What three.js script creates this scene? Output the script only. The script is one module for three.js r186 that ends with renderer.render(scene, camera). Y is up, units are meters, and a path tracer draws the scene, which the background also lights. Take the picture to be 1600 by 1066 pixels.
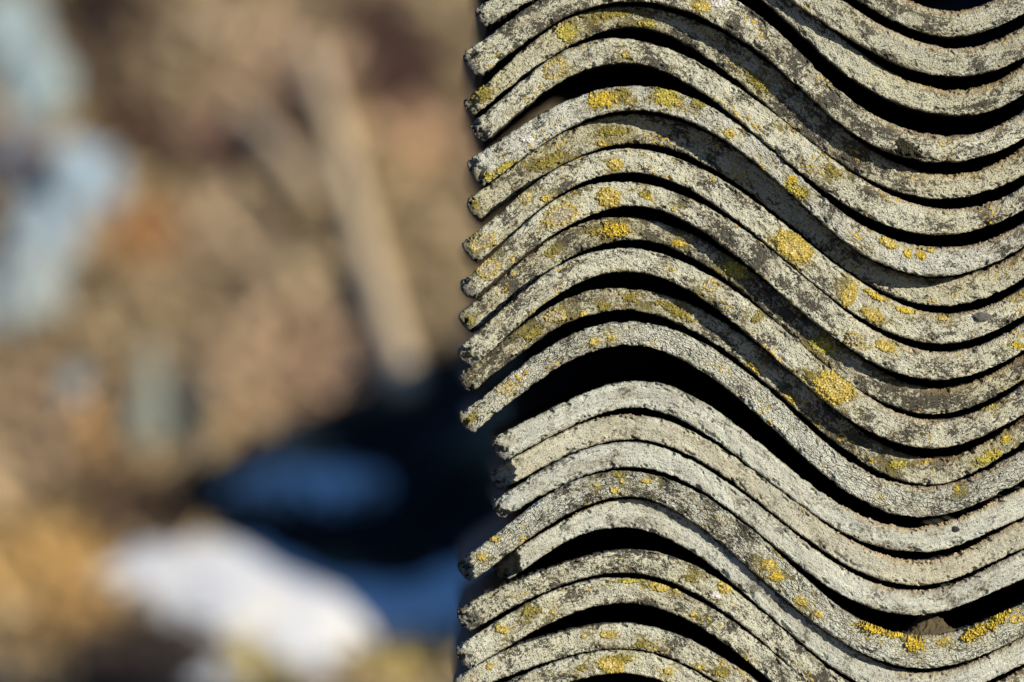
import * as THREE from 'three';
import { mergeGeometries } from 'three/addons/utils/BufferGeometryUtils.js';

// ------------------------------------------------------------ camera, sky, sun
const K = 0.000188;                 // metres per photo pixel on the plane of the sheet ends
const D = 4;                        // distance from the lens to that plane
const scene = new THREE.Scene();
const camera = new THREE.PerspectiveCamera(2 * Math.atan(533 * K / D) * 180 / Math.PI, 1600 / 1066, 0.1, 200);
camera.position.set(0, 0, D);
camera.lookAt(0, 0, 0);
camera.focus = D + 0.005;
camera.userData.fStop = 8;
const SUN = new THREE.Vector3(0.63, 0.30, 0.72).normalize();
{
  const w = 256, h = 128, a = new Float32Array(w * h * 4), d = new THREE.Vector3();
  for (let j = 0; j < h; j++) for (let i = 0; i < w; i++) {
    const el = ((j + .5) / h - .5) * Math.PI, az = ((i + .5) / w - .5) * 2 * Math.PI;
    d.set(Math.cos(el) * Math.cos(az), Math.sin(el), Math.cos(el) * Math.sin(az));
    const up = Math.max(0, d.y), g = Math.pow(1 - up, 4), near = Math.pow(Math.max(0, d.dot(SUN)), 12) * .35;
    const o = (j * w + i) * 4, low = d.y < 0 ? .5 : 1;
    a[o] = (.036 + .045 * g + near * .6) * low; a[o + 1] = (.125 + .06 * g + near * .56) * low; a[o + 2] = (.35 + near * .5) * low; a[o + 3] = 1;
  }
  const t = new THREE.DataTexture(a, w, h, THREE.RGBAFormat, THREE.FloatType);
  t.mapping = THREE.EquirectangularReflectionMapping; t.magFilter = t.minFilter = THREE.LinearFilter; t.needsUpdate = true;
  scene.background = t; scene.environment = t;
  scene.environmentIntensity = 1; scene.backgroundIntensity = 1;
}
const sun = new THREE.DirectionalLight(0xfff2dc, 5);
sun.position.copy(SUN).multiplyScalar(8); sun.castShadow = true;
sun.shadow.mapSize.set(4096, 4096);
Object.assign(sun.shadow.camera, { left: -2, right: 2, top: 2, bottom: -2, near: .1, far: 20 });
scene.add(sun);
const renderer = new THREE.WebGLRenderer({ antialias: true });
renderer.toneMapping = THREE.LinearToneMapping;
renderer.toneMappingExposure = 1.18;
renderer.shadowMap.enabled = true;

// ------------------------------------------------------------ noise and helpers
function rng(seed) { let s = seed >>> 0; return () => { s = (s + 0x6D2B79F5) | 0; let t = Math.imul(s ^ s >>> 15, 1 | s); t = t + Math.imul(t ^ t >>> 7, 61 | t) ^ t; return ((t ^ t >>> 14) >>> 0) / 4294967296; }; }
const PERM = new Uint8Array(512);
{ const r = rng(77), p = [...Array(256).keys()]; for (let i = 255; i > 0; i--) { const j = Math.floor(r() * (i + 1)); [p[i], p[j]] = [p[j], p[i]]; } for (let i = 0; i < 512; i++) PERM[i] = p[i & 255]; }
const GX = new Float32Array(256), GY = new Float32Array(256);
for (let i = 0; i < 256; i++) { GX[i] = Math.cos(i * 2.399963); GY[i] = Math.sin(i * 2.399963); }
function n2(x, y) {                                        // gradient noise, about -1..1
  const xi = Math.floor(x), yi = Math.floor(y), fx = x - xi, fy = y - yi, X = xi & 255, Y = yi & 255;
  const u = fx * fx * fx * (fx * (fx * 6 - 15) + 10), v = fy * fy * fy * (fy * (fy * 6 - 15) + 10);
  const a = PERM[PERM[X] + Y], b = PERM[PERM[X + 1] + Y], c = PERM[PERM[X] + Y + 1], d = PERM[PERM[X + 1] + Y + 1];
  const p = GX[a] * fx + GY[a] * fy, q = GX[b] * (fx - 1) + GY[b] * fy, r = GX[c] * fx + GY[c] * (fy - 1), s = GX[d] * (fx - 1) + GY[d] * (fy - 1);
  const t0 = p + u * (q - p), t1 = r + u * (s - r);
  return 1.5 * (t0 + v * (t1 - t0));
}
const fbm = (x, y, o = 4) => { let s = 0, a = .5; for (let i = 0; i < o; i++) { s += a * n2(x, y); x = x * 2.03 + 17.3; y = y * 2.03 + 5.1; a *= .5; } return s; };
const cell = (x, y, seed) => {                             // distances to the nearest two of a jittered grid of points
  const xi = Math.floor(x), yi = Math.floor(y); let a = 9, b = 9, id = 0;
  for (let j = -1; j < 2; j++) for (let i = -1; i < 2; i++) {
    const h = PERM[PERM[(xi + i + seed) & 255] + ((yi + j) & 255)], dx = xi + i + h / 255 - x, dy = yi + j + PERM[h + 9] / 255 - y, d = dx * dx + dy * dy;
    if (d < a) { b = a; a = d; id = h; } else if (d < b) b = d;
  }
  return [Math.sqrt(a), Math.sqrt(b), id / 255];
};
const clamp = (x, a = 0, b = 1) => x < a ? a : x > b ? b : x;
const sstep = (a, b, x) => { const t = clamp((x - a) / (b - a)); return t * t * (3 - 2 * t); };
const mix = (a, b, t) => a + (b - a) * t;
const toSRGB = x => { x = clamp(x); return Math.round(255 * (x < .0031308 ? 12.92 * x : 1.055 * Math.pow(x, 1 / 2.4) - .055)); };
const used = {};
function numbered(name) { const n = used[name] = (used[name] ?? -1) + 1; return n ? `${name}_${String(n).padStart(3, '0')}` : name; }
function tag(o, label, category, group) { Object.assign(o.userData, { label, category }); if (group) o.userData.group = group; return o; }
function add(o, name, parent = scene) { o.name = parent === scene ? numbered(name) : name; o.castShadow = o.receiveShadow = true; parent.add(o); return o; }
function spline(px, py) {                                  // natural cubic through the points
  const n = px.length, m = new Float64Array(n), c = new Float64Array(n), d = new Float64Array(n);
  for (let i = 1; i < n - 1; i++) {
    const h0 = px[i] - px[i - 1], h1 = px[i + 1] - px[i], r = 6 * ((py[i + 1] - py[i]) / h1 - (py[i] - py[i - 1]) / h0), w = 2 * (h0 + h1) - h0 * c[i - 1];
    c[i] = h1 / w; d[i] = (r - h0 * d[i - 1]) / w;
  }
  for (let i = n - 2; i > 0; i--) m[i] = d[i] - c[i] * m[i + 1];
  return x => {
    let i = 0; while (i < n - 2 && x > px[i + 1]) i++;
    const h = px[i + 1] - px[i], a = (px[i + 1] - x) / h, b = 1 - a;
    return a * py[i] + b * py[i + 1] + ((a * a * a - a) * m[i] + (b * b * b - b) * m[i + 1]) * h * h / 6;
  };
}

// ------------------------------------------------------------ the ground behind: nearly flat, then a rising bank
const groundY = (x, z) => {
  const e = -1.2 - z, base = e < 0 ? -.13 - .018 * Math.min(1, -e / 1.0) : e < 3 ? -.13 + .55 * e : 1.52 + .06 * (e - 3);
  const ease = Math.exp(-e * e / .004) * .008;
  return base + ease + (.012 * n2(x * 3.1, z * 3.1 + 7) + .005 * n2(x * 11, z * 11)) * sstep(-.55, -1.1, z);
};
const onBank = (px, py) => {                               // where the line of sight of a photo pixel meets the bank
  const dx = (px - 800) * K / D, dy = (533 - py) * K / D;
  let t = D + 1.1; for (let i = 0; i < 2000; i++, t += .001) if (dy * t < groundY(dx * t, D - t)) break;
  return new THREE.Vector3(dx * t, dy * t, D - t);
};
const toPhoto = (x, y, z) => [800 + x / (D - z) * D / K, 533 - y / (D - z) * D / K];
// colours of the litter, the near-black row also painting shade: [px, py, rx, ry, linear colour, weight]
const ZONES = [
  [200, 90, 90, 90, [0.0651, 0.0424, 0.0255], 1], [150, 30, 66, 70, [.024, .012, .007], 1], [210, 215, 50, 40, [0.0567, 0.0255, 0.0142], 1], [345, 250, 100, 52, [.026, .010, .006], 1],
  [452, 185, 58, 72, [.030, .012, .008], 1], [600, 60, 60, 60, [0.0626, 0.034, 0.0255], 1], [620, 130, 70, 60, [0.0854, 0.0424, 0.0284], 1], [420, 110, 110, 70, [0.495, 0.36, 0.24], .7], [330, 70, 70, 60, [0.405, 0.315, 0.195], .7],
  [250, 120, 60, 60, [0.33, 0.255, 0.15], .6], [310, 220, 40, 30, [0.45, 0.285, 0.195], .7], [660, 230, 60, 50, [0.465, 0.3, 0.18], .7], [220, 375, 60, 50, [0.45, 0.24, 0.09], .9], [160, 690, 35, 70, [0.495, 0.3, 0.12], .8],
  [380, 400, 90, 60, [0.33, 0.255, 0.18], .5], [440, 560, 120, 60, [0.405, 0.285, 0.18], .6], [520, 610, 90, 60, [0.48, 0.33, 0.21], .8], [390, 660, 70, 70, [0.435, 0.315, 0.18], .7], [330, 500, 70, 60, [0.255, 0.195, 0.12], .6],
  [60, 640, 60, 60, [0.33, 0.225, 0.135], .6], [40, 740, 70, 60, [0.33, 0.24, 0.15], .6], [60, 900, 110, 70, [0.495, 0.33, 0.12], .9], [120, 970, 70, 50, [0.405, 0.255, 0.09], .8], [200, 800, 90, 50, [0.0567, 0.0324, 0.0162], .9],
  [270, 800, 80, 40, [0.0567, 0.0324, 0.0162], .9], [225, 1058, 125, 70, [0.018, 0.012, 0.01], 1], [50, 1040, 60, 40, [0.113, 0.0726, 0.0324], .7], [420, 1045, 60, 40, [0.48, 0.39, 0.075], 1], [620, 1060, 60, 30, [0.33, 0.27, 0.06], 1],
  [600, 690, 110, 55, [0.012, 0.01, 0.009], 1], [640, 830, 190, 95, [0.01, 0.009, 0.009], 1], [480, 830, 90, 50, [0.012, 0.01, 0.01], 1], [700, 640, 60, 80, [0.012, 0.011, 0.012], 1], [400, 820, 80, 35, [0.02, 0.014, 0.01], .9],  // near-black soil that also paints the shade further down the bank
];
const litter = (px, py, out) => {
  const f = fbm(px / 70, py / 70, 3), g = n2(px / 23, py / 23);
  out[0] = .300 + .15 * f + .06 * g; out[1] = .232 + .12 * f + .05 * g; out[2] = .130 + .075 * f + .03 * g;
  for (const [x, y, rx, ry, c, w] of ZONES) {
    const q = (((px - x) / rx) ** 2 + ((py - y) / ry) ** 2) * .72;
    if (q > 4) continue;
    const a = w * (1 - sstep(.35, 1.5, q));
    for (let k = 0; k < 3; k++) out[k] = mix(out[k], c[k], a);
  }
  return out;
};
{
  const xs = [], zs = [];
  for (let x = -30; x < -1; x += 2.5) xs.push(x);
  for (let i = 0; i <= 160; i++) xs.push(-1 + i / 80);
  for (let x = 3; x < 31; x += 2.5) xs.push(x);
  for (let z = 12; z > -.9; z -= .5) zs.push(z);
  for (let i = 0; i <= 200; i++) zs.push(-.9 - i * .009);
  for (let z = -3.2; z > -60; z *= 1.15) zs.push(z);
  const pos = [], col = [], idx = [], c = [0, 0, 0];
  for (const z of zs) for (const x of xs) {
    const y = groundY(x, z); pos.push(x, y, z);
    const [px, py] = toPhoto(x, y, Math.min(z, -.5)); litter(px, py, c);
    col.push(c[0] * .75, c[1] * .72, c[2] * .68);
  }
  const w = xs.length;
  for (let j = 0; j < zs.length - 1; j++) for (let i = 0; i < w - 1; i++) { const a = j * w + i; idx.push(a, a + 1, a + w, a + 1, a + w + 1, a + w); }
  const g = new THREE.BufferGeometry();
  g.setAttribute('position', new THREE.Float32BufferAttribute(pos, 3)); g.setAttribute('color', new THREE.Float32BufferAttribute(col, 3)); g.setIndex(idx); g.computeVertexNormals();
  add(new THREE.Mesh(g, new THREE.MeshStandardMaterial({ vertexColors: true, roughness: 1, side: THREE.DoubleSide })), 'ground').userData.kind = 'structure';
}
const SNOW = [   // outlines of the snow in photo pixels, and its depth
  [[[140, 905], [220, 868], [310, 855], [400, 868], [480, 905], [560, 930], [640, 926], [720, 896], [800, 880], [860, 970], [740, 1005], [660, 1015], [590, 1000], [560, 1030], [520, 1075], [450, 1065], [400, 1020], [340, 1005], [270, 968], [190, 935]], .006],
  [[[345, 788], [385, 755], [450, 740], [540, 740], [605, 758], [610, 782], [540, 798], [450, 806]], .003],
  [[[290, 1110], [310, 1050], [345, 1035], [380, 1058], [400, 1110]], .004],
];
const onSnow = (x, y) => SNOW.some(([P]) => { let c = false; for (let i = 0, j = P.length - 1; i < P.length; j = i++) if ((P[i][1] > y) !== (P[j][1] > y) && x < P[i][0] + (y - P[i][1]) / (P[j][1] - P[i][1]) * (P[j][0] - P[i][0])) c = !c; return c; });
{ // dead leaves and grass on the bank, past counting
  const leaf = new THREE.BufferGeometry();
  leaf.setAttribute('position', new THREE.Float32BufferAttribute([-1, .10, 0, -.3, 0, -.42, .45, .03, -.34, 1, .22, 0, -.3, 0, .42, .45, .03, .34, 0, -.08, 0].map(v => v), 3));
  leaf.setIndex([0, 6, 1, 1, 6, 2, 2, 6, 3, 3, 6, 5, 5, 6, 4, 4, 6, 0]); leaf.computeVertexNormals();
  const N = 26000, r = rng(5), im = new THREE.InstancedMesh(leaf, new THREE.MeshStandardMaterial({ color: 0xffffff, roughness: .95, side: THREE.DoubleSide }), N), m = new THREE.Matrix4(), e = new THREE.Euler(), q = new THREE.Quaternion(), c = [0, 0, 0], C = new THREE.Color();
  for (let i = 0; i < N; i++) {
    const z = -1.05 - r() * 1.5, x = (r() * 2 - 1) * (i % 3 ? .32 : .9), s = .004 + .009 * r() * r();
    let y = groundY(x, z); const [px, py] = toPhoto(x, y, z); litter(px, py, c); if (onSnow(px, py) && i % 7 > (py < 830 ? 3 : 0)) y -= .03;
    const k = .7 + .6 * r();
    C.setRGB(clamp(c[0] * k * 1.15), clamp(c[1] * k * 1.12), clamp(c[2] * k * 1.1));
    e.set((r() - .5) * 1.5 + .3, r() * 6.28, (r() - .5) * 1.4); q.setFromEuler(e);
    m.compose(new THREE.Vector3(x, y + .003 + r() * .006, z), q, new THREE.Vector3(s, s, s)); im.setMatrixAt(i, m); im.setColorAt(i, C);
  }
  tag(add(im, 'leaf_litter'), 'blurred brown and tan dead leaves covering the bank', 'leaf litter').userData.kind = 'stuff';
  const blade = new THREE.BufferGeometry();
  blade.setAttribute('position', new THREE.Float32BufferAttribute([-.5, 0, 0, .5, 0, 0, -.35, .45, .08, .35, .45, .08, 0, 1, .34], 3));
  blade.setIndex([0, 1, 2, 1, 3, 2, 2, 3, 4]); blade.computeVertexNormals();
  const M = 6000, gm = new THREE.InstancedMesh(blade, new THREE.MeshStandardMaterial({ color: 0xffffff, roughness: .9, side: THREE.DoubleSide }), M);
  for (let i = 0; i < M; i++) {
    let x, z, y, px, py;
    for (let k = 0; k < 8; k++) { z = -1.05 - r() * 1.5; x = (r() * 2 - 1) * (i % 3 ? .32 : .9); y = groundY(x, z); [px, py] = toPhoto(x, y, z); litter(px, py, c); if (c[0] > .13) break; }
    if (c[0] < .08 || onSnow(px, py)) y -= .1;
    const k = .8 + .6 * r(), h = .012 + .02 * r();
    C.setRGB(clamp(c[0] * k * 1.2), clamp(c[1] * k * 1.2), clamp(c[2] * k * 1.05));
    e.set(-.3 + (r() - .5) * 2.2, r() * 6.28, (r() - .5) * 2.2); q.setFromEuler(e);
    m.compose(new THREE.Vector3(x, y, z), q, new THREE.Vector3(.0016 + .001 * r(), h, h)); gm.setMatrixAt(i, m); gm.setColorAt(i, C);
  }
  tag(add(gm, 'dry_grass'), 'blurred straw coloured dry grass on the bank', 'grass').userData.kind = 'stuff';
}
// snow left on the bank: mounds that follow the ground
function snowPatch(outline, high) {
  const P = outline.map(([a, b]) => onBank(a, b)), n = P.length;
  const xs = P.map(p => p.x), zs = P.map(p => p.z), x0 = Math.min(...xs) - .01, x1 = Math.max(...xs) + .01, z0 = Math.min(...zs) - .01, z1 = Math.max(...zs) + .01;
  const nx = 110, nz = 90, pos = [], idx = [];
  const inside = (x, z) => {
    let d = 9, ins = false;
    for (let i = 0, j = n - 1; i < n; j = i++) {
      const ax = xs[j], az = zs[j], bx = xs[i] - ax, bz = zs[i] - az, t = clamp(((x - ax) * bx + (z - az) * bz) / (bx * bx + bz * bz));
      d = Math.min(d, Math.hypot(x - ax - bx * t, z - az - bz * t));
      if ((zs[i] > z) !== (zs[j] > z) && x < xs[i] + (z - zs[i]) / (zs[j] - zs[i]) * (xs[j] - xs[i])) ins = !ins;
    }
    return ins ? d : -d;
  };
  for (let j = 0; j <= nz; j++) for (let i = 0; i <= nx; i++) {
    const x = mix(x0, x1, i / nx), z = mix(z0, z1, j / nz), d = inside(x, z) + .004 * n2(x * 60, z * 60);
    const h = d > 0 ? high * (1 - Math.exp(-d / .012)) * (1 + .3 * n2(x * 40, z * 40)) : -.02 * sstep(0, .006, -d) - .004;
    pos.push(x, groundY(x, z) + h + .004, z);
  }
  for (let j = 0; j < nz; j++) for (let i = 0; i < nx; i++) { const a = j * (nx + 1) + i; idx.push(a, a + nx + 1, a + 1, a + 1, a + nx + 1, a + nx + 2); }
  const g = new THREE.BufferGeometry(); g.setAttribute('position', new THREE.Float32BufferAttribute(pos, 3)); g.setIndex(idx); g.computeVertexNormals();
  const o = add(new THREE.Mesh(g, snowMat), 'snow'); o.userData.kind = 'structure'; return o;
}
const snowMat = new THREE.MeshPhysicalMaterial({ color: new THREE.Color().setRGB(.72, .735, .72), roughness: .8, side: THREE.DoubleSide });
SNOW.forEach(([outline, high]) => snowPatch(outline, high));

// stones: bumpy lumps half sunk in the litter
function stone(px, py, rx, ry, color, label, seed) {
  const p = onBank(px, py + ry * .7); ry *= 1.65; const sc = (D - p.z) / D * K, g = new THREE.IcosahedronGeometry(1, 14), a = g.attributes.position, v = new THREE.Vector3();
  for (let i = 0; i < a.count; i++) {
    v.fromBufferAttribute(a, i);
    const f = 1 + .32 * n2(v.x * 1.3 + seed, v.y * 1.3 + v.z * 1.1) + .18 * n2(v.x * 3 + v.z * 2.1 + seed, v.y * 3) + .03 * n2(v.x * 9 + seed, v.y * 9 + v.z * 7);
    const flat = Math.pow(Math.abs(v.x) ** 4 + Math.abs(v.y) ** 4 + Math.abs(v.z) ** 4, -.25);
    v.multiplyScalar(f * mix(1, flat, .2)); a.setXYZ(i, v.x * rx * sc, v.y * ry * sc, v.z * Math.min(rx, ry) * sc * .8);
  }
  g.computeVertexNormals();
  const o = add(new THREE.Mesh(g, new THREE.MeshStandardMaterial({ color: new THREE.Color().setRGB(...color), roughness: .9 })), 'stone');
  o.position.copy(p); o.rotation.x = -.15;
  return tag(o, label, 'stone', 'stones on the bank');
}
stone(14, 60, 62, 80, [0.276, 0.355, 0.374], 'blurred pale blue-grey stone in the top left corner', 1);
stone(48, 130, 56, 58, [0.248, 0.326, 0.346], 'blurred grey-blue stone just below the corner stone', 9);
stone(22, 250, 52, 50, [0.138, 0.144, 0.164], 'blurred darker grey stone at the left edge between paler ones', 2);
stone(138, 285, 58, 70, [0.267, 0.355, 0.421], 'blurred light blue stone right of the dark grey stone', 3);
stone(75, 372, 66, 62, [0.23, 0.298, 0.346], 'blurred blue-grey stone below the light blue one', 10);
stone(22, 455, 72, 80, [0.248, 0.298, 0.309], 'blurred broad grey stone at the left edge below the others', 4);
stone(118, 610, 34, 38, [0.202, 0.24, 0.263], 'blurred small blue-grey stone among brown litter at left', 5);
stone(228, 640, 30, 90, [0.202, 0.226, 0.196], 'blurred tall grey-green stone left of the dark stone', 6);
stone(295, 655, 40, 70, [0.04, 0.044, 0.0403], 'blurred dark slate stone above the small snow patch', 7);

// two pale branches leaning on the bank
function branch(pts, radii, color, label) {
  const P = pts.map(([a, b, up]) => { const p = onBank(a, b); p.y += up; p.z += up * .3; return p; }), c = new THREE.CatmullRomCurve3(P), n = 60, m = 14, pos = [], idx = [], f = c.computeFrenetFrames(n);
  for (let i = 0; i <= n; i++) {
    const t = i / n, q = c.getPointAt(t), e = t * (radii.length - 1), k = Math.min(radii.length - 2, Math.floor(e)), r0 = mix(radii[k], radii[k + 1], e - k) * (i === 0 || i === n ? .5 : 1) * (1 + .08 * n2(t * 9, radii[0] * 900));
    for (let j = 0; j <= m; j++) { const a = j / m * 6.2832, r = r0 * (1 + .07 * n2(Math.cos(a) * 1.5 + 4, Math.sin(a) * 1.5 + t * 6)); const v = f.normals[i].clone().multiplyScalar(Math.cos(a) * r).addScaledVector(f.binormals[i], Math.sin(a) * r).add(q); pos.push(v.x, v.y, v.z); }
  }
  for (let i = 0; i < n; i++) for (let j = 0; j < m; j++) { const a = i * (m + 1) + j; idx.push(a, a + m + 1, a + 1, a + 1, a + m + 1, a + m + 2); }
  for (const [i, s] of [[0, 1], [n, -1]]) { const q = c.getPointAt(i / n); pos.push(q.x, q.y, q.z); const k = pos.length / 3 - 1; for (let j = 0; j < m; j++) { const a = i * (m + 1) + j; s > 0 ? idx.push(k, a, a + 1) : idx.push(k, a + 1, a); } }
  const g = new THREE.BufferGeometry(); g.setAttribute('position', new THREE.Float32BufferAttribute(pos, 3)); g.setIndex(idx); g.computeVertexNormals();
  tag(add(new THREE.Mesh(g, new THREE.MeshStandardMaterial({ color: new THREE.Color().setRGB(...color), roughness: .85, side: THREE.DoubleSide })), 'branch'), label, 'branch');
}
branch([[485, 100, .008], [528, 268, .012], [578, 455, .012], [640, 672, .015]], [.0036, .0043, .0050, .0060], [.68, .53, .32], 'blurred long pale branch leaning down to the stack of sheets');
branch([[375, 200, .006], [435, 272, .009], [500, 348, .008]], [.0046, .0055, .0046], [.56, .42, .25], 'blurred shorter pale branch left of the long one');

{ // unseen timber behind the stack, added to shade the bank
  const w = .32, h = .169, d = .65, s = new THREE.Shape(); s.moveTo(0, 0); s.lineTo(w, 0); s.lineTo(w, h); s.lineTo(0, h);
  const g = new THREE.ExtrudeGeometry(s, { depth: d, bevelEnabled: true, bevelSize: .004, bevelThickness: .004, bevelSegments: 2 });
  const o = add(new THREE.Mesh(g, new THREE.MeshStandardMaterial({ color: new THREE.Color().setRGB(.035, .03, .026), roughness: .9 })), 'added_shade_block');
  o.position.set(.014, -.158, -1.15 - d); tag(o, 'added unseen timber block in the shade just behind the stack', 'shade_blocker');
}

{ // unseen board standing against the far end of the stack: added to keep the gaps dark
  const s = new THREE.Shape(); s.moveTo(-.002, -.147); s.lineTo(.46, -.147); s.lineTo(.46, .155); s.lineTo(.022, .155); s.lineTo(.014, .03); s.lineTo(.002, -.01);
  const o = add(new THREE.Mesh(new THREE.ExtrudeGeometry(s, { depth: .018, bevelEnabled: true, bevelSize: .002, bevelThickness: .002, bevelSegments: 2 }), new THREE.MeshStandardMaterial({ color: new THREE.Color().setRGB(.03, .027, .024), roughness: .9 })), 'gap_blocker');
  o.position.z = -.465; tag(o, 'added dark board standing behind the stack, seen only as darkness in the gaps', 'gap_blocker');
}

// ------------------------------------------------------------ the stack of corrugated sheets
// every sheet: nose [x, y], then (x, top, bottom) read along its end, in photo pixels at the plane of the ends; set = how far its end stands out, in mm
const L = .42, SKEW = -.0028, PERIOD = 944, TROUGH = 1472;
const MM = K * 1000;
const S = [
  { nose: [735, -245], at: [[756, -262, -222], [860, -310, -268], [1000, -345, -308], [1200, -260, -208], [1320, -152, -102], [1470, -84, -44], [1590, -112, -72]], set: -3, type: 'plain', unseen: 1, label: 'uppermost corrugated sheet, above the top edge of the picture' },
  { nose: [735, -115], at: [[756, -138, -98], [860, -185, -143], [1000, -228, -190], [1200, -140, -90], [1320, -64, -13], [1470, 15, 56], [1590, -20, 26]], set: -2, type: 'plain', label: 'corrugated sheet cut by the top right corner, only its lowest dip in view' },
  { nose: [735, -45], at: [[756, -66, -28], [860, -117, -75], [1000, -168, -130], [1200, -80, -26], [1320, 3, 56], [1470, 73, 118], [1590, 47, 94]], set: -1, type: 'plain', label: 'plain tan-grey corrugated sheet second from the top at the right edge' },
  { nose: [739, 25], at: [[757, 3, 43], [860, -55, -16], [1000, -101, -66], [1200, -36, 6], [1320, 62, 113], [1470, 138, 178], [1590, 108, 153]], set: -6, type: 'plain', dark: .1, label: 'corrugated sheet third from the top at right, its stubby left tip at the top edge' },
  { nose: [724, 86], at: [[756, 60, 114], [860, -10, 39], [1000, -38, 2], [1200, 35, 93], [1320, 148, 199], [1470, 211, 253], [1590, 180, 221]], set: 0, type: 'worn', label: 'corrugated sheet with dark moss in its dip and a deep dark gap above it' },
  { nose: [722, 155], at: [[756, 131, 169], [860, 44, 89], [1000, 9, 42], [1200, 96, 166], [1320, 202, 260], [1470, 272, 310], [1590, 236, 280]], set: -8.5, type: 'olive', label: 'olive stained corrugated sheet with a yellow-green lichen rosette left of its crest' },
  { nose: [735, 196], at: [[763, 172, 215], [860, 91, 138], [1000, 63, 100], [1200, 169, 226], [1320, 262, 319], [1470, 326, 367], [1590, 297, 334]], set: -3, type: 'worn', label: 'pale grey corrugated sheet above the gap that shows brown background' },
  { nose: [731, 262], at: [[756, 234, 290], [860, 169, 216], [1000, 133, 172], [1200, 229, 270], [1320, 333, 377], [1470, 386, 432], [1590, 354, 391]], set: -4.8, type: 'blue', label: 'bluish corrugated sheet with two yellow lichen patches along its crest' },
  { nose: [727, 313], at: [[756, 293, 339], [860, 218, 267], [1000, 177, 223], [1200, 271, 322], [1320, 378, 418], [1470, 434, 478], [1590, 397, 442]], set: -14, type: 'olive', label: 'set back olive-grey corrugated sheet, its falling flank wholly in shadow' },
  { nose: [723, 386], at: [[756, 352, 402], [860, 269, 314], [1000, 233, 270], [1200, 329, 383], [1320, 423, 480], [1470, 490, 537], [1590, 456, 499]], set: -5, type: 'worn', label: 'pale corrugated sheet with a broad gold lichen patch on its falling flank' },
  { nose: [717, 443], at: [[742, 423, 464], [860, 317, 370], [1000, 286, 322], [1200, 386, 441], [1320, 485, 539], [1470, 550, 594], [1590, 511, 554]], set: -3, type: 'worn', label: 'corrugated sheet with a round gold lichen beside a ring shaped one' },
  { nose: [716, 493], at: [[742, 471, 516], [860, 373, 421], [1000, 340, 375], [1200, 442, 490], [1320, 540, 593], [1470, 608, 647], [1590, 561, 601]], set: -10, type: 'olive', dark: .14, label: 'dark speckled corrugated sheet with a ragged bright yellow lichen on its crest' },
  { nose: [715, 546], at: [[742, 522, 570], [860, 423, 468], [1000, 390, 425], [1200, 493, 549], [1320, 594, 651], [1470, 657, 700], [1590, 609, 654]], set: -3, type: 'worn', label: 'corrugated sheet bearing the biggest round orange-yellow lichen' },
  { nose: [715, 602], at: [[742, 568, 608], [860, 479, 519], [1000, 452, 487], [1200, 551, 601], [1320, 653, 703], [1470, 717, 757], [1590, 661, 700]], set: -10.5, type: 'olive', dark: .16, label: 'dark stained corrugated sheet with olive streaks right of its crest' },
  { nose: [716, 660], at: [[742, 629, 673], [860, 540, 582], [1000, 503, 541], [1200, 609, 662], [1320, 715, 766], [1470, 759, 806], [1590, 709, 757]], set: -6, type: 'crackle', label: 'grey finely cracked corrugated sheet above the widest dark gap' },
  { nose: [767, 703], at: [[784, 678, 724], [860, 639, 683], [1000, 595, 638], [1200, 703, 751], [1320, 793, 833], [1470, 820, 861], [1590, 768, 814]], set: -10, type: 'fresh', label: 'clean light grey corrugated sheet just under the widest dark gap' },
  { nose: [763, 748], at: [[784, 727, 768], [860, 684, 725], [1000, 649, 688], [1200, 752, 796], [1320, 838, 882], [1470, 874, 912], [1590, 818, 863]], set: -11, type: 'sandy', chip: [800, 9], label: 'sandy beige corrugated sheet with a dark broken left tip' },
  { nose: [766, 795], at: [[784, 775, 812], [860, 727, 769], [1000, 693, 731], [1200, 801, 845], [1320, 889, 933], [1470, 920, 958], [1590, 867, 911]], set: -10, type: 'fresh', label: 'light grey fibrous corrugated sheet under the sandy beige one' },
  { nose: [713, 886], at: [[756, 850, 895], [860, 771, 820], [1000, 738, 778], [1200, 850, 914], [1320, 955, 1006], [1470, 992, 1044], [1590, 949, 1000]], set: -6, type: 'crackle', dark: .12, chip: [733, 5], label: 'thick corrugated sheet with bright yellow lichen along the top of its dip' },
  { nose: [768, 898], at: [[784, 872, 915], [860, 826, 862], [1000, 781, 828], [1200, 915, 960], [1320, 1007, 1055], [1470, 1051, 1092], [1590, 1002, 1045]], set: -9.5, type: 'fresh', chip: [808, 12], label: 'light grey corrugated sheet with a chipped left end under the thick lichened one' },
  { nose: [711, 957], at: [[742, 938, 983], [860, 888, 923], [1000, 860, 898], [1200, 963, 1012], [1320, 1062, 1112], [1470, 1102, 1142], [1590, 1052, 1094]], set: -10.5, type: 'worn', dark: .08, label: 'dark speckled corrugated sheet with a square cut left tip, fourth from the lowest' },
  { nose: [710, 1020], at: [[742, 994, 1042], [860, 926, 975], [1000, 907, 945], [1200, 1014, 1061], [1320, 1112, 1160], [1470, 1152, 1190], [1590, 1102, 1140]], set: -8.5, type: 'worn', label: 'corrugated sheet with a yellow edged crest, third from the lowest' },
  { nose: [706, 1066], at: [[756, 1034, 1076], [860, 994, 1034], [1000, 977, 1017], [1200, 1078, 1126], [1320, 1170, 1216], [1470, 1208, 1248], [1590, 1160, 1200]], set: -8, type: 'worn', label: 'corrugated sheet second from the lowest, its left tip in the bottom edge' },
  { nose: [706, 1120], at: [[756, 1086, 1128], [860, 1038, 1078], [1000, 1019, 1056], [1200, 1128, 1176], [1320, 1218, 1264], [1470, 1256, 1296], [1590, 1204, 1248]], set: -6.5, type: 'worn', label: 'lowest corrugated sheet in view, only its lichened crest above the bottom edge' },
];
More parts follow.
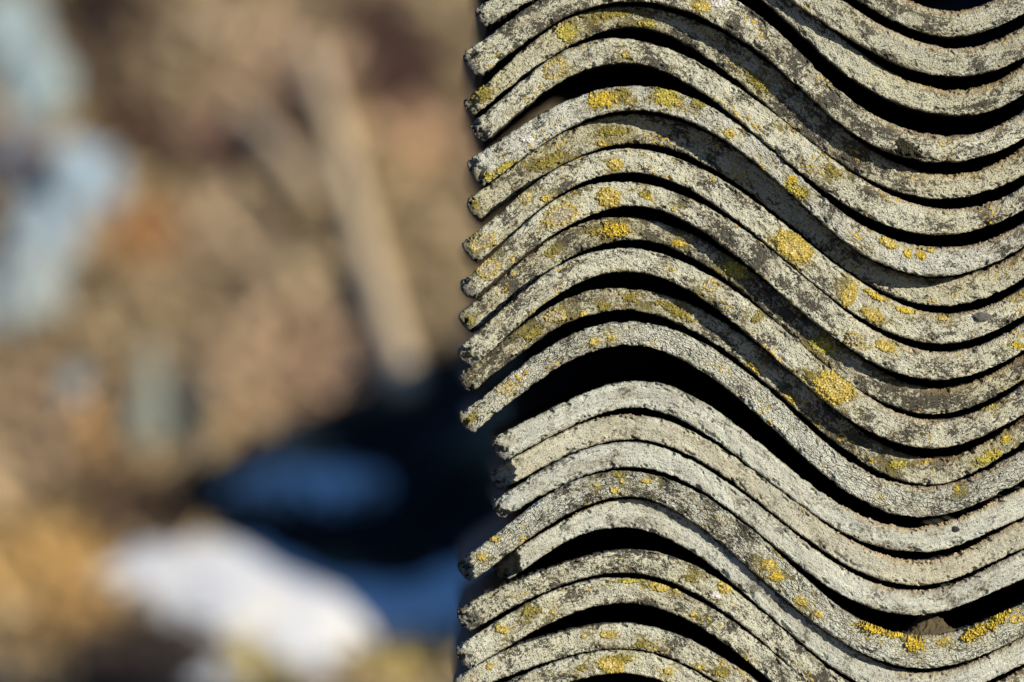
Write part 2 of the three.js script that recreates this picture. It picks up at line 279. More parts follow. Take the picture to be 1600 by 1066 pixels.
const TYPES = { // base colour (linear), amounts of black crust, olive film, ochre dust, cracks, bright fibres, yellow specks
  plain: { base: [.43, .445, .355], dark: .48, olive: .12, ochre: .5, crack: .35, fibre: .25, speck: .12 },
  worn: { base: [.50, .515, .415], dark: .60, olive: .22, ochre: .30, crack: .35, fibre: .25, speck: .34 },
  olive: { base: [.45, .455, .35], dark: .72, olive: .42, ochre: .25, crack: .3, fibre: .2, speck: .5 },
  blue: { base: [.47, .495, .44], dark: .52, olive: .28, ochre: .25, crack: .5, fibre: .3, speck: .45 },
  crackle: { base: [.49, .52, .455], dark: .42, olive: .15, ochre: .35, crack: 1, fibre: .35, speck: .3 },
  fresh: { base: [.445, .475, .42], dark: .36, olive: .04, ochre: .25, crack: .15, fibre: .9, speck: .03, bump: .0006 },
  sandy: { base: [.435, .44, .36], dark: .32, olive: .10, ochre: .6, crack: .2, fibre: .6, speck: .02, bump: .0006 },
};
const TW = 2048, TH = 128, TPX = .1;      // end texture: 0.1 mm to the pixel

class Profile {
  constructor(def, seed) {
    Object.assign(this, def); this.seed = seed; this.T = { ...TYPES[def.type] }; if (def.dark) this.T.dark += def.dark;
    const c = def.at.map(([x, a, b]) => [x, (a + b) / 2]), t = def.at.map(([x, a, b]) => [x, (b - a) / 2]);
    const [, , A, B, C, E, F] = c, ta = t[2][1], tb = t[3][1], te = t[5][1];
    const far = [[TROUGH * 2 - 1200, B[1]], [TROUGH * 2 - 1000, A[1]], [1200 + PERIOD, B[1]], [1320 + PERIOD, C[1]], [TROUGH + PERIOD, E[1]], [2 * (TROUGH + PERIOD) - 1320 - PERIOD, C[1]], [2 * (TROUGH + PERIOD) - 1200 - PERIOD, B[1]], [1000 + 2 * PERIOD, A[1]], [1200 + 2 * PERIOD, B[1]]];
    const xn = def.nose[0] + 7, mn = Math.max(.62, (c[0][1] - c[1][1]) / (c[1][0] - c[0][0])); this.nose = def.nose = [xn, c[0][1] + mn * (c[0][0] - xn) * .97];
    const pts = [def.nose, ...c, ...far];
    this.c = spline(pts.map(p => p[0]), pts.map(p => p[1]));
    const th = [[def.nose[0] - 5, t[0][1]], ...t, ...far.map(([x], i) => [x, [tb, ta, tb, tb, te, tb, tb, ta, tb][i]])];
    this.t = spline(th.map(p => p[0]), th.map(p => p[1]));
    this.x0 = def.nose[0]; this.x1 = 1180 + 2 * PERIOD;
    const n = Math.ceil(this.x1 - this.x0) * 2; this.arc = new Float32Array(n + 2); let y = this.c(this.x0);
    for (let i = 1; i <= n + 1; i++) { const y1 = this.c(this.x0 + i / 2); this.arc[i] = this.arc[i - 1] + Math.hypot(.5, y1 - y) * MM; y = y1; }
    this.rn = 1.9 + 1.2 * (.5 + .5 * n2(seed * 3.7, 1.2));           // length of the rounded nose, mm
  }
  s(x) { const i = clamp((x - this.x0) * 2, 0, this.arc.length - 1.01), k = Math.floor(i); return mix(this.arc[k], this.arc[k + 1], i - k); }
  xOf(s) { let a = 0, b = this.arc.length - 1; while (b - a > 1) { const m = (a + b) >> 1; this.arc[m] > s ? b = m : a = m; } return this.x0 + (a + (s - this.arc[a]) / (this.arc[b] - this.arc[a])) / 2; }
  frame(x) {   // centre (mm, y up), unit normal, half thickness in mm
    const d = (this.c(x + 2) - this.c(x - 2)) / 4, k = 1 / Math.hypot(1, d), s = this.s(x), q = clamp(s / this.rn);
    const tip = 1 + .22 * n2(this.seed * 3.1, s / 1.4) * (1 - sstep(0, 6, s)); const env = tip * Math.pow(Math.max(0, 1 - Math.pow(1 - q, 2.6)), 1 / 2.6);
    const j = .38 * n2(s / 2.6, this.seed * 7.1) + .26 * n2(s / .8, this.seed * 3.3 + 40) + .5 * sstep(.35, .6, n2(s / 3.4, this.seed * 5.9 + 80)) * -1 + .3 * n2(s / 16, this.seed * 2.2 + 9);
    return { X: (x - 800) * MM, Y: (533 - this.c(x)) * MM, nx: d * k, ny: k, h: Math.max(.02, (this.t(x) * k * MM + j * .5) * env), s };
  }
  edge(s, up) { // how far the worn edge is rounded, mm
    const sd = this.seed * 5.3 + (up > 0 ? 0 : 50), dip = up > 0 ? this.dip(s) : 0;
    return clamp(.75 + .55 * n2(s / 9, sd) + .35 * n2(s / 2.2, sd + 20) + dip * 1.5, .3, 3);
  }
  dip(s) { const x = this.xOf(s); return sstep(1290, 1400, x) * (1 - sstep(1600, 1700, x)); }
  z(f, w) {     // height of the end surface, mm
    const T = this.T, d = w * f.h, r = Math.min(this.edge(f.s, w), f.h * .95), rem = f.h - Math.abs(d), e = clamp(1 - rem / r), en = clamp(1 - f.s / 2.2);
    const sd = this.seed * 11.7;
    let z = this.set - r * (1 - Math.sqrt(Math.max(0, 1 - e * e))) - 1.8 * (1 - Math.sqrt(Math.max(0, 1 - en * en))) - 2.6 * sstep(.05, .45, n2(d / 2.6 + sd, f.s / 4) + .5 * n2(d / .8 + sd, f.s / 1.2)) * (1 - sstep(1.5, 5.5, f.s)) - 1.0 * sstep(.36, .52, n2(f.s / 3.6 + 60, d / 1.7 + sd) + .4 * n2(f.s / 1.1, d / .8 + sd + 5)) * sstep(f.h - 2.4, f.h - .6, Math.abs(d));
    z += .34 * n2(f.s / 14, d / 9 + sd) + (T.bump ? .22 : .32) * n2(f.s / 3.6, d / 2.4 + sd) + (T.bump ? .10 : .17) * n2(f.s / 1.1, d / .9 + sd) + .8 * n2(f.s / 60, sd);
    if (this.chip) { const x = f.X / MM + 800 + d * f.nx * 3 + 6 * n2(d / 1.7, sd) + 3 * n2(d / .6, sd); z -= this.chip[1] * sstep(this.chip[0] + 3, this.chip[0] - 3, x); }
    return z;
  }
  point(x, w) { const f = this.frame(x); return [f.X + f.nx * w * f.h, f.Y + f.ny * w * f.h, this.z(f, w)]; }
}

function sheetTexture(P, patches) {
  const T = P.T, col = new Uint8Array(TW * TH * 4), hgt = new Uint8Array(TW * TH * 4), sd = P.seed * 31.7;
  for (let i = 0; i < TW; i++) {
    const s = i * TPX, x = P.xOf(s), dip = P.dip(s), f = P.frame(x), near = patches.filter(q => q[4] !== 'white' && q[4] !== 'dark' && Math.abs(q[0] - x) < q[2] * 2.2 + 30), patch = .5 + .5 * n2(s / 38, sd + 3), tan = .5 + .9 * n2(s / 22, sd + 8);
    for (let j = 0; j < TH; j++) {
      const v = (j + .5 - TH / 2) * TPX, wx = s + .8 * n2(s / 3, v / 3 + sd), wv = v + .5 * n2(s / 3 + 30, v / 3 + sd);
      const A = fbm(wx / 7, wv / 4.5 + sd, 3), B = n2(wx / 1.15, wv / .85 + sd + 11), C = n2(s / .42, v / .37 + sd + 5), E = n2(s / .23, v / .23 + sd + 2);
      const grain = .62 * B * .4 + .55 * C + .5 * E;
      const gm = .16 + .52 * sstep(-.25, .5, n2(s / 7 + 500, v / 3.5 + sd) + .5 * n2(s / 2.2, v / 1.4 + sd + 44)), lay = n2(s / 26, v / .9 + sd + 120) * .6 + n2(s / 9, v / .5 + sd + 140) * .5;
      let g = 1 + gm * grain + .18 * A + lay * (.10 + .20 * T.fibre) + T.fibre * .28 * fbm(s / 15 + 60, v / 3.5 + sd, 3), r0 = T.base[0] * g, g0 = T.base[1] * g, b0 = T.base[2] * g;
      const warm = clamp(tan + .8 * A) * T.ochre * .5; r0 *= 1 + .10 * warm; b0 *= 1 - .30 * warm;
      let h = .5 + .13 * C + .12 * E + .10 * B;
      // pale fibres and grit, with small bright glints painted in
      const fb = n2(s / 1.3 + .6 * v, v / .3 + sd + 60) * .6 + E * .6, fm = T.fibre * sstep(.28, .75, fb);
      r0 = mix(r0, .70, fm * .6); g0 = mix(g0, .70, fm * .6); b0 = mix(b0, .65, fm * .6); h += .16 * fm;
      const gl = sstep(.42, .68, C * .45 + n2(s / (.4 + .5 * T.fibre) + 300, v / .36 + sd) * .65); r0 = mix(r0, .80, gl * .6); g0 = mix(g0, .79, gl * .6); b0 = mix(b0, .70, gl * .6); h += .12 * gl;
      // olive film
      const ol = T.olive * sstep(-.1, .55, fbm(wx / 11 + 40, wv / 5 + sd, 3) + .35 * B + (patch - .5) * .5);
      r0 = mix(r0, .20, ol * .75); g0 = mix(g0, .175, ol * .75); b0 = mix(b0, .045, ol * .75);
      // brown stain in clouds and streaks
      const st = sstep(-.05, .5, fbm(wx / 9 + 90, wv / 3.2 + sd * 1.3, 4) + .25 * B + (patch - .5) * .5) * (.30 + .45 * T.dark); r0 = mix(r0, .235, st); g0 = mix(g0, .205, st); b0 = mix(b0, .135, st);
      // black crust: grains gathered into clouds
      const cl = A * 1.7 + (patch - .5) * 1.0 - .06 + (T.dark - .60) * 1.3, dk = sstep(.06, .40, B * .6 + C * .65 + E * .45 + cl) * clamp(.35 + T.dark * 1.3);
      r0 = mix(r0, .036, dk * .93); g0 = mix(g0, .033, dk * .93); b0 = mix(b0, .024, dk * .93); h -= .16 * dk;
      // pits
      const pt = sstep(.32, .6, n2(s / (.62 + .5 * T.fibre) + 9, v / .45 + sd + 90) * .8 + E * .4); const pk = pt * (1 - .15 * T.fibre); r0 *= 1 - .62 * pk; g0 *= 1 - .62 * pk; b0 *= 1 - .66 * pk; h -= .3 * pk;
      // cracks along the layers
      const ck = Math.abs(n2(wx / 4.2, wv / 1.05 + sd + 70)), cm = T.crack * (1 - sstep(.02, .10, ck)) * sstep(.0, .3, n2(s / 9, v / 5 + sd + 33) + T.crack * .35);
      const cc = T.crack > .8 ? cell(wx / 1.5, wv / .8, P.seed * 9) : null, cx = cc ? (1 - sstep(.02, .16, cc[1] - cc[0])) * .6 : 0, cr = Math.max(cm, cx);
      r0 *= 1 - .84 * cr; g0 *= 1 - .85 * cr; b0 *= 1 - .86 * cr; h -= .34 * cr;
      const td = (1 - sstep(.6, 4.6, s + 2.2 * A + 1.3 * B)) * .82; r0 = mix(r0, .085, td); g0 = mix(g0, .085, td); b0 = mix(b0, .08, td);
      // ochre dust on the upper edge of the dips
      const du = dip * sstep(f.h - 2.6, f.h - .3, v + .7 * B + .5 * A) * (.45 + .55 * T.ochre); r0 = mix(r0, .33 * (1 + .4 * C), du * .7); g0 = mix(g0, .25 * (1 + .4 * C), du * .7); b0 = mix(b0, .125 * (1 + .4 * C), du * .7);
      // dirt along both edges
      const ed = sstep(f.h - .9, f.h + .2, Math.abs(v) + .4 * B) * .35 * (1 - dip); r0 *= 1 - ed; g0 *= 1 - ed; b0 *= 1 - 1.1 * ed;
      // yellow-green film that spreads round the lichens
      if (near.length) {
        const X = (f.X + f.nx * v) / MM + 800, Y = 533 - (f.Y + f.ny * v) / MM; let ha = 0;
        for (const q of near) ha = Math.max(ha, 1 - sstep(.7, 2.1, Math.hypot((X - q[0]) / (q[2] + 6), (Y - q[1]) / (q[3] + 6))));
        ha *= sstep(-.25, .55, B * .5 + A * 1.1 + C * .35 + E * .2); r0 = mix(r0, .33, ha * .5); g0 = mix(g0, .28, ha * .5); b0 = mix(b0, .06, ha * .5);
      }
      // small yellow lichen grains
      const ys = sstep(.50, .66, n2(s / 1.3 + 200, v / 1.0 + sd) * .62 + E * .22 + fbm(s / 14 + 70, v / 6 + sd, 2) * .95 - .12 + T.speck * .28) * (T.speck > .08 ? 1 : 0);
      r0 = mix(r0, .52 * (1 + .3 * E), ys * .9); g0 = mix(g0, .36 * (1 + .3 * E), ys * .9); b0 = mix(b0, .035, ys * .9); h += .25 * ys;
      const o = (j * TW + i) * 4; col[o] = toSRGB(r0); col[o + 1] = toSRGB(g0); col[o + 2] = toSRGB(b0); col[o + 3] = 255;
      const q = Math.round(255 * clamp(h)); hgt[o] = hgt[o + 1] = hgt[o + 2] = q; hgt[o + 3] = 255;
    }
  }
  const make = (a, srgb) => { const t = new THREE.DataTexture(a, TW, TH); t.magFilter = t.minFilter = THREE.LinearFilter; t.wrapS = t.wrapT = THREE.MirroredRepeatWrapping; if (srgb) t.colorSpace = THREE.SRGBColorSpace; t.needsUpdate = true; return t; };
  return new THREE.MeshStandardMaterial({ map: make(col, true), bumpMap: make(hgt, false), bumpScale: T.bump || .001, roughness: .92, side: THREE.DoubleSide });
}
const shadedBodyMat = (() => {  // body painted darker than the ends so the gaps read as shade
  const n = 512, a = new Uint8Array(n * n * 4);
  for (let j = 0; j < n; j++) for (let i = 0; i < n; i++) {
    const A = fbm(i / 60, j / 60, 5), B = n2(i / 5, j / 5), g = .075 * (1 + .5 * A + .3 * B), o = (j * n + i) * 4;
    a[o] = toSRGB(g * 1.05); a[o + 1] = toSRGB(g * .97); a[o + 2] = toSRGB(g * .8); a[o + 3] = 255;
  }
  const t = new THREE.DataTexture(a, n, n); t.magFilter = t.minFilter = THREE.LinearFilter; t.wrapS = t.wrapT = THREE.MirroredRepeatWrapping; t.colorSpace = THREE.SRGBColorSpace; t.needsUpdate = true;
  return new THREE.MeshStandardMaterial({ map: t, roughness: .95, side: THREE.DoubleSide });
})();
const lichenMat = new THREE.MeshStandardMaterial({ vertexColors: true, roughness: .95, side: THREE.DoubleSide });
const M3 = .001;

function sheetGeometry(P) {
  const xs = []; let x = P.x0;
  for (let s = 0; s < 5; s += .12 + s * .04) xs.push(P.x0 + s / MM * .8);
  x = xs[xs.length - 1]; while (x < 1640) { x += 1.35; xs.push(x); }
  while (x < P.x1) { x += 14; xs.push(x); }
  const ws = []; const H = 15; for (let k = -H; k <= H; k++) { const a = Math.abs(k) / H; ws.push(Math.sign(k) * (1 - Math.pow(1 - a, 1.55))); }
  const nx = xs.length, nw = ws.length, pos = [], uv = [], idx = [];
  const F = xs.map(q => P.frame(q));
  for (let i = 0; i < nx; i++) for (let k = 0; k < nw; k++) {
    const f = F[i], w = ws[k], e = w * f.h; pos.push((f.X + f.nx * e) * M3, (f.Y + f.ny * e) * M3, P.z(f, w) * M3); uv.push(f.s / (TW * TPX), e / (TH * TPX) + .5);
  }
  for (let i = 0; i < nx - 1; i++) for (let k = 0; k < nw - 1; k++) { const a = i * nw + k; idx.push(a, a + nw, a + 1, a + 1, a + nw, a + nw + 1); }
  const nFront = idx.length, DZ = [0, 2, 6, 15, 40, 90, 170, 280, L * 1000];
  for (const side of [1, -1]) {
    const b = pos.length / 3;
    for (let i = 0; i < nx; i++) for (const dz of DZ) {
      const k = side > 0 ? nw - 1 : 0, q = (i * nw + k) * 3, rough = dz ? .35 * n2(F[i].s / 7, dz / 14 + P.seed + side) * F[i].h / 4 : 0, z0 = pos[q + 2], z = dz ? Math.min(z0 - .0004 * dz ** .5, -dz * M3 + P.set * M3) : z0, sh = SKEW * (z0 - z);
      pos.push(pos[q] + sh, pos[q + 1] + rough * M3, z); uv.push(F[i].s / 60, dz / 60 + P.seed * .37);
    }
    const m = DZ.length;
    for (let i = 0; i < nx - 1; i++) for (let k = 0; k < m - 1; k++) { const a = b + i * m + k; side > 0 ? idx.push(a, a + m, a + 1, a + 1, a + m, a + m + 1) : idx.push(a, a + 1, a + m, a + 1, a + m + 1, a + m); }
    if (side < 0) { // rear end and right end close the sheet
      const top = b - nx * m, last = m - 1;
      for (let i = 0; i < nx - 1; i++) { const a = top + i * m + last, c = b + i * m + last; idx.push(a, a + m, c, c, a + m, c + m); }
      for (let k = 0; k < m - 1; k++) { const a = top + (nx - 1) * m + k, c = b + (nx - 1) * m + k; idx.push(a, c, a + 1, c, c + 1, a + 1); }
    }
  }
  const g = new THREE.BufferGeometry();
  g.setAttribute('position', new THREE.Float32BufferAttribute(pos, 3)); g.setAttribute('uv', new THREE.Float32BufferAttribute(uv, 2)); g.setIndex(idx); g.computeVertexNormals();
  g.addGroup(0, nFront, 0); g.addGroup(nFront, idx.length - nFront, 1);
  return g;
}

// lichen: a crust of little lobes on the end of a sheet. kinds: gold, ring (grey in the middle), olive, white, bright, crumb
const LC = { gold: [[.54, .415, .065], [.63, .55, .25]], ring: [[.55, .45, .14], [.42, .39, .28]], olive: [[.24, .20, .025], [.34, .31, .10]], dark: [[.022, .022, .010], [.06, .055, .028]], white: [[.74, .74, .70], [.66, .66, .60]], bright: [[.60, .44, .025], [.65, .53, .09]], green: [[.46, .40, .035], [.48, .45, .17]] };
function lichenPatch(P, cx, cy, rx, ry, kind, tilt = 0, high = .48) {
  const [cA, cB] = LC[kind], st = .16 / MM, R = Math.max(rx, ry) * 1.35, n = Math.ceil(R * 2 / st), pos = [], col = [], key = new Map(), idx = [], sd = cx * .37 + cy * .11, ct = Math.cos(tilt), sn = Math.sin(tilt);
  const mask = (x, y) => {
    const dx = x - cx, dy = y - cy, u = (dx * ct + dy * sn) / rx, v = (-dx * sn + dy * ct) / ry, r = Math.hypot(u, v), a = Math.atan2(v, u);
    const lobes = .10 * n2(Math.cos(a) * 5 + sd, Math.sin(a) * 5) + .06 * n2(Math.cos(a) * 13 + sd, Math.sin(a) * 13);
    const holes = kind === 'gold' ? .22 : kind === 'ring' ? .36 : kind === 'white' ? .2 : kind === 'dark' ? .4 : .62;
    return [1 - r + lobes + holes * (n2(x / 7 + sd, y / 7) * .7 + n2(x / 3 + sd, y / 3) * .6 + n2(x / 1.6 + sd, y / 1.6) * .4), r];
  };
  const vert = (i, j) => {
    const k = i * 4096 + j; if (key.has(k)) return key.get(k);
    const x = cx - R + i * st, y = cy - R + j * st, [m, r] = mask(x, y);
    let out = -1;
    if (m > -.06 && x > P.x0 + 3) {
      // place on the end: nearest column, offset across it
      let q = x; for (let t = 0; t < 3; t++) { const f = P.frame(q), w = (533 - y) * MM - f.Y; q = x - w * f.nx * f.ny / MM * 1; }
      const f = P.frame(q), w = (((x - 800) * MM - f.X) * f.nx + ((533 - y) * MM - f.Y) * f.ny) / f.h;
      if (Math.abs(w) < 1.06) {
        const wc = clamp(w, -.99, .99), c = cell(x * MM / .78 + sd + .3 * n2(x * .4, y * .4), y * MM / .78 + .3 * n2(x * .4 + 9, y * .4), 3), gap = c[1] - c[0], lump = sstep(.02, .3, gap);
        const up = high * sstep(-.05, .22, m) * (.45 + .55 * lump) * (.75 + .5 * c[2]) + .10 * n2(x * MM / .3, y * MM / .3) - .12 * (m < 0 ? 1 : 0);
        pos.push((f.X + f.nx * wc * f.h) * M3, (f.Y + f.ny * wc * f.h + (w > .9 ? up * .5 : 0)) * M3, (P.z(f, wc) + up) * M3);
        const inner = kind === 'ring' ? 1 - sstep(.45, .8, r) : kind === 'gold' ? (1 - sstep(.1, .9, r)) * .55 : .25, pale = clamp(inner + .45 * (c[2] - .5)), dk = mix(.34, 1, lump) * (.70 + .5 * c[2]) * (1 + .15 * n2(x / 2, y / 2));
        const th = kind === 'white' || kind === 'dark' ? 0 : (1 - sstep(-.02, .28, m)) * .6 + .25 * sstep(.1, .5, n2(x / 2.2 + 50, y / 2.2)); // thin crust lets the grey through
        col.push(mix(mix(cA[0], cB[0], pale), .32, th) * dk, mix(mix(cA[1], cB[1], pale), .29, th) * dk, mix(mix(cA[2], cB[2], pale), .14, th) * dk);
        out = pos.length / 3 - 1;
      }
    }
    key.set(k, out); return out;
  };
  for (let i = 0; i < n; i++) for (let j = 0; j < n; j++) { const a = vert(i, j), b = vert(i + 1, j), c = vert(i, j + 1), d = vert(i + 1, j + 1); if (a < 0 || b < 0 || c < 0 || d < 0) continue; idx.push(a, c, b, b, c, d); }
  if (idx.length < 30) return null;
  const g = new THREE.BufferGeometry(); g.setAttribute('position', new THREE.Float32BufferAttribute(pos, 3)); g.setAttribute('color', new THREE.Float32BufferAttribute(col, 3)); g.setIndex(idx); g.computeVertexNormals();
  return new THREE.Mesh(g, lichenMat);
}
const LICHEN = { // sheet: [x, y, rx, ry, kind, tilt, height]
  4: [[1421, 236, 20, 13, 'dark', .4, .8], [1408, 222, 10, 7, 'dark'], [1095, 10, 16, 10, 'gold'], [1125, 4, 15, 8, 'white']],
  5: [[886, 50, 18, 15, 'green', -.3], [757, 146, 12, 16, 'olive', .3], [1010, 36, 14, 5, 'green', .1], [960, 22, 40, 5, 'olive', -.1], [1185, 128, 28, 9, 'olive', .7]],
  6: [[866, 108, 20, 14, 'ring', -.6], [977, 86, 6, 5, 'gold'], [1235, 195, 12, 7, 'olive', .7], [1300, 268, 18, 8, 'olive', .7]],
  7: [[942, 155, 25, 13, 'bright', -.2], [972, 146, 14, 9, 'olive'], [1040, 151, 22, 16, 'green', .2], [1090, 160, 14, 9, 'olive', .4], [823, 217, 10, 7, 'white'], [762, 276, 9, 8, 'green'], [788, 262, 20, 7, 'green', -.5], [1140, 209, 10, 8, 'gold', .5], [1190, 262, 9, 5, 'gold', .6], [1243, 300, 20, 12, 'green', .3, .9], [1238, 280, 8, 8, 'bright'], [1388, 379, 18, 8, 'gold', .5], [1419, 396, 8, 7, 'bright'], [1440, 398, 9, 7, 'bright'], [1456, 390, 8, 5, 'gold']],
  8: [[960, 205, 26, 8, 'olive', -.1], [940, 223, 7, 6, 'gold'], [860, 250, 30, 10, 'olive', -.5], [742, 316, 8, 8, 'olive']],
  6.5: [],
  9: [[962, 257, 13, 10, 'gold'], [755, 377, 26, 11, 'ring', -.5], [822, 307, 10, 9, 'ring', -.5], [852, 311, 9, 6, 'gold'], [1240, 386, 36, 22, 'gold', .7, .6], [1328, 462, 12, 22, 'gold', .2], [1364, 492, 20, 10, 'gold', .4], [1366, 461, 19, 5, 'bright', .5], [1415, 485, 15, 5, 'bright', .2], [1475, 498, 9, 4, 'gold'], [1052, 239, 12, 3, 'bright', .2], [1565, 466, 18, 4, 'bright', -.4]],
  10: [[951, 308, 20, 16, 'gold', .2, .7], [877, 336, 31, 18, 'ring', -.4], [763, 419, 19, 15, 'ring', -.6], [1008, 303, 10, 7, 'olive'], [1015, 309, 6, 4, 'bright'], [1053, 327, 4, 4, 'gold'], [1334, 531, 14, 14, 'ring', .4, .9], [1383, 541, 18, 8, 'gold', .4], [1590, 540, 10, 7, 'bright']],
  11: [[962, 358, 24, 13, 'bright', 0, .8], [932, 362, 14, 7, 'olive'], [1060, 380, 11, 7, 'bright'], [735, 501, 8, 8, 'olive'], [1148, 421, 22, 13, 'green', .4], [1288, 540, 20, 14, 'green', .4], [860, 395, 12, 6, 'olive', -.5], [1527, 567, 14, 10, 'gold', -.3]],
  12: [[1304, 604, 35, 28, 'gold', .5, .75], [1267, 588, 12, 10, 'olive'], [1180, 497, 6, 10, 'olive', .5], [1050, 421, 5, 4, 'gold'], [1110, 446, 12, 10, 'ring'], [1545, 634, 14, 6, 'gold', -.4]],
  13: [[869, 493, 17, 12, 'ring', -.1, .6], [912, 492, 7, 7, 'gold'], [1055, 485, 34, 9, 'olive', .5], [985, 466, 12, 9, 'olive'], [945, 478, 10, 8, 'olive'], [1180, 576, 14, 5, 'gold', .7], [1237, 626, 14, 5, 'gold', .7], [1365, 722, 5, 4, 'bright'], [1405, 726, 14, 8, 'green'], [1545, 716, 22, 10, 'green', -.4], [1575, 688, 9, 7, 'bright', -.4], [833, 522, 18, 9, 'olive', -.6]],
  14: [[786, 608, 10, 9, 'ring'], [929, 534, 9, 7, 'gold'], [955, 527, 7, 4, 'gold'], [774, 552, 4, 4, 'gold'], [1497, 764, 6, 4, 'bright'], [738, 652, 14, 5, 'olive', -.8]],
  18: [[962, 767, 9, 6, 'gold'], [972, 752, 4, 4, 'gold'], [931, 757, 5, 4, 'gold'], [1010, 752, 10, 4, 'gold'], [965, 742, 10, 5, 'olive'], [1202, 883, 12, 11, 'gold'], [1216, 901, 11, 11, 'bright'], [1253, 941, 12, 7, 'gold', .3], [1280, 961, 9, 6, 'gold', .6], [1362, 982, 24, 9, 'bright', .35, 1.1], [1398, 992, 20, 6, 'bright', .2, .9], [1430, 1008, 16, 14, 'bright', 0, 1], [1475, 1003, 12, 5, 'gold', -.4], [1525, 990, 26, 10, 'bright', -.5, 1.1], [1562, 968, 26, 10, 'bright', -.7, 1.1], [1590, 968, 12, 8, 'gold', -.3], [775, 842, 9, 6, 'gold'], [817, 846, 5, 4, 'gold'], [752, 870, 8, 7, 'gold', .6]],
  20: [[1132, 917, 12, 12, 'gold', .3], [1119, 932, 9, 7, 'white'], [1080, 905, 14, 6, 'olive', .3]],
  21: [[1030, 918, 18, 8, 'gold', .2], [980, 909, 34, 3, 'green', 0], [785, 984, 11, 8, 'gold', .3], [830, 956, 16, 10, 'olive', -.3], [863, 957, 5, 4, 'gold'], [1168, 1036, 6, 5, 'bright'], [1085, 962, 6, 5, 'gold'], [1060, 924, 10, 4, 'gold']],
  22: [[950, 993, 14, 6, 'gold'], [1005, 1008, 16, 7, 'olive'], [913, 996, 5, 4, 'gold'], [1095, 1045, 8, 6, 'gold'], [1130, 1052, 12, 9, 'olive'], [765, 1043, 6, 5, 'gold']],
  23: [[955, 1040, 24, 14, 'gold', .1], [1045, 1050, 8, 6, 'gold'], [910, 1045, 10, 5, 'olive'], [972, 1030, 16, 8, 'olive']],
};

// crumbs: grains of sand and mortar along the top edge, joined into one part per sheet
const crumbMat = new THREE.MeshStandardMaterial({ vertexColors: true, roughness: 1 });
function crumbs(P, list, seed) {
  const r = rng(seed), parts = [];
  for (const [xa, xb, n, size, w0, tint] of list) for (let i = 0; i < n * 2.4; i++) {
    const x = mix(xa, xb, r()); if (n2(x / 11 + seed, 3) + .5 * n2(x / 3.5, seed) < -.05) continue; const w = w0 + (1 - w0) * r(), [X, Y, Z] = P.point(x, w), s = size * (.22 + .95 * r() * r() * r()) * M3, g = new THREE.IcosahedronGeometry(s, 0), a = g.attributes.position, c = [];
    const sx = .7 + .8 * r(), sy = .6 + .5 * r(), k = .65 + .6 * r(), t = tint || [.38, .29, .17];
    g.rotateZ(r() * 6); g.rotateX(r() * 6);
    for (let j = 0; j < a.count; j++) { a.setXYZ(j, a.getX(j) * sx, a.getY(j) * sy, a.getZ(j)); c.push(t[0] * k, t[1] * k, t[2] * k); }
    g.setAttribute('color', new THREE.Float32BufferAttribute(c, 3)); g.translate(X * M3, Y * M3 + s * .2, Z * M3 - (r() * r() * 5 - .3) * M3 * (w > .93 ? 1 : .05)); parts.push(g);
  }
  const g = mergeGeometries(parts); g.computeVertexNormals(); return new THREE.Mesh(g, crumbMat);
}
const CRUMBS = {
  1: [[1395, 1525, 90, .55, .8, [.25, .19, .09]]], 2: [[1320, 1600, 120, .4, .86]], 3: [[1430, 1600, 80, .45, .86, [.30, .21, .09]]], 4: [[1340, 1600, 160, .45, .82, [.28, .21, .10]]], 5: [[1380, 1600, 110, .5, .84, [.30, .23, .11]]],
  6: [[1340, 1600, 110, .45, .85]], 7: [[1500, 1600, 80, .45, .82]], 8: [[1400, 1600, 60, .4, .86]], 9: [[1480, 1600, 90, .5, .84]], 10: [[1380, 1590, 60, .4, .86]], 11: [[1480, 1600, 60, .4, .85]], 12: [[1400, 1560, 50, .4, .88]],
  13: [[1420, 1600, 60, .4, .86]], 14: [[1290, 1540, 110, .4, .84]], 15: [[1285, 1570, 420, .55, .86, [.46, .37, .24]], [1440, 1570, 120, .6, .86, [.42, .32, .18]]], 16: [[860, 1010, 120, .45, .88, [.33, .27, .17]], [1240, 1600, 330, .55, .82, [.46, .38, .25]]],
  17: [[1180, 1600, 200, .4, .88, [.5, .42, .3]]], 18: [[1290, 1600, 220, .5, .84, [.33, .27, .16]]], 19: [[900, 1080, 160, .35, .86, [.44, .34, .2]], [1250, 1600, 120, .4, .88, [.44, .35, .23]]],
};
const PROFILES = [];
S.forEach((def, i) => {
  const P = new Profile(def, i + 1); PROFILES.push(P);
  const t = new THREE.Group(); add(t, 'corrugated_sheet'); tag(t, def.label, 'roofing sheet', 'corrugated sheets in the stack');
  const baseAt = new THREE.Vector3((TROUGH - 800) * K, (533 - P.c(TROUGH) - P.t(TROUGH)) * K, -L / 2); t.position.copy(baseAt);
  const put = (o, name) => { o.geometry.translate(-baseAt.x, -baseAt.y, -baseAt.z); add(o, name, t); return o; };
  put(new THREE.Mesh(sheetGeometry(P), [sheetTexture(P, LICHEN[i] || []), shadedBodyMat]), 'panel');
  for (const a of LICHEN[i] || []) { const m = lichenPatch(P, ...a); if (m) put(m, a[4] === 'dark' ? 'moss' : 'lichen'); }
  if (CRUMBS[i]) put(crumbs(P, CRUMBS[i], 100 + i), 'sand').userData.kind = 'stuff';
});

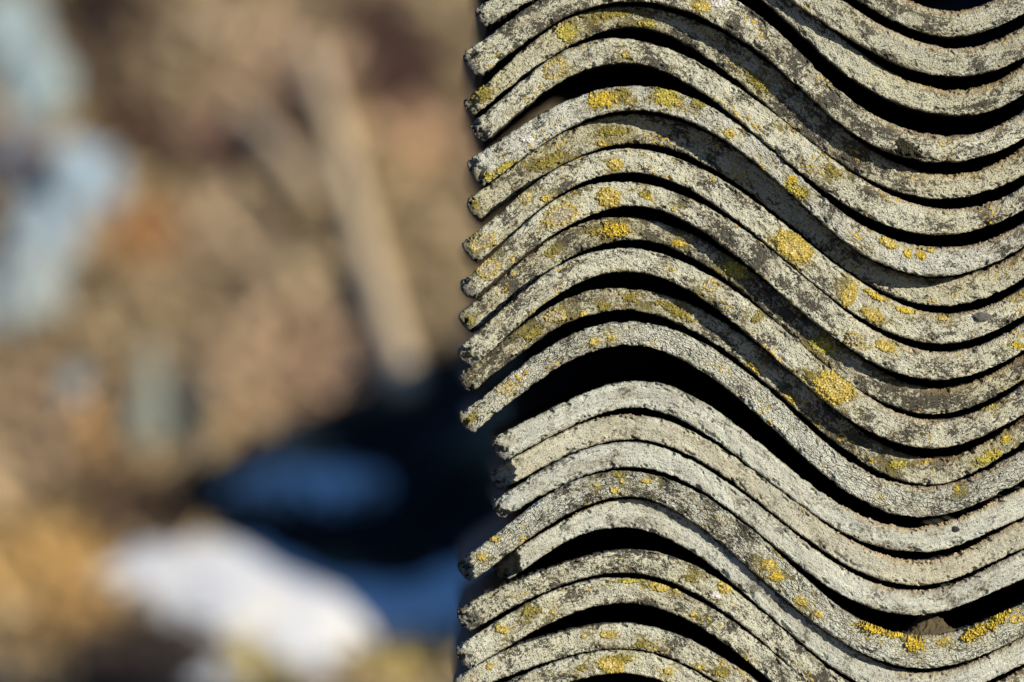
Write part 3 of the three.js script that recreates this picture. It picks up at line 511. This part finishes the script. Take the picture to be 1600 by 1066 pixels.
// lumps caught between the sheets
function lump(P, x, w, out, size, color, name, label, category, seed) {
  const g = new THREE.IcosahedronGeometry(1, 12), a = g.attributes.position, v = new THREE.Vector3(), [X, Y, Z] = P.point(x, w);
  for (let i = 0; i < a.count; i++) { v.fromBufferAttribute(a, i); const f = 1 + .25 * n2(v.x * 1.7 + seed, v.y * 1.7 + v.z) + .13 * n2(v.x * 5 + seed, v.y * 5 + v.z * 4) + .07 * n2(v.x * 13 + v.z * 9, v.y * 13 + seed); a.setXYZ(i, v.x * f * size[0] * M3, v.y * f * size[1] * M3, v.z * f * size[2] * M3); }
  g.computeVertexNormals(); const o = add(new THREE.Mesh(g, new THREE.MeshStandardMaterial({ color: new THREE.Color().setRGB(...color), roughness: 1 })), name);
  o.position.set(X * M3, Y * M3, (Z + out) * M3); return tag(o, label, category);
}
{ // heap of sand in the gap
  const [X, Y, Z] = PROFILES[18].point(1452, 1), n = 110, pos = [], idx = [];
  for (let j = 0; j <= n; j++) for (let i = 0; i <= n; i++) {
    const x = (i / n - .5) * 26, z = (j / n - .5) * 26, r = Math.hypot(x - (x > 0 ? x * .35 : 0), z), h = 7.8 * Math.pow(Math.max(0, 1 - r / 9), 1.25) * (1 + .25 * n2(x / 3, z / 3)) + .5 * n2(x / 1.1, z / 1.1) + .3 * n2(x / .5, z / .5) - .9;
    pos.push(x * M3, h * M3, z * M3);
  }
  for (let j = 0; j < n; j++) for (let i = 0; i < n; i++) { const a = j * (n + 1) + i; idx.push(a, a + n + 1, a + 1, a + 1, a + n + 1, a + n + 2); }
  const g = new THREE.BufferGeometry(); g.setAttribute('position', new THREE.Float32BufferAttribute(pos, 3)); g.setIndex(idx); g.computeVertexNormals();
  const o = add(new THREE.Mesh(g, new THREE.MeshStandardMaterial({ color: new THREE.Color().setRGB(.085, .068, .038), roughness: 1, side: THREE.DoubleSide })), 'sand_heap');
  o.position.set(X * M3, Y * M3, (Z - 15) * M3); tag(o, 'small heap of sand bridging the gap over the dip of the thick sheet', 'sand heap');
}
lump(PROFILES[9], 1538, .35, .1, [2.6, 1.3, 1.1], [.10, .10, .095], 'pebble', 'small dark grey pebble on the end of a sheet near the right edge', 'pebble', 8);
lump(PROFILES[15], 1497, .25, 0, [1.1, .9, .7], [.03, .03, .035], 'pebble', 'tiny black pebble on a clean grey sheet near the lower right', 'pebble', 12);

renderer.render(scene, camera);
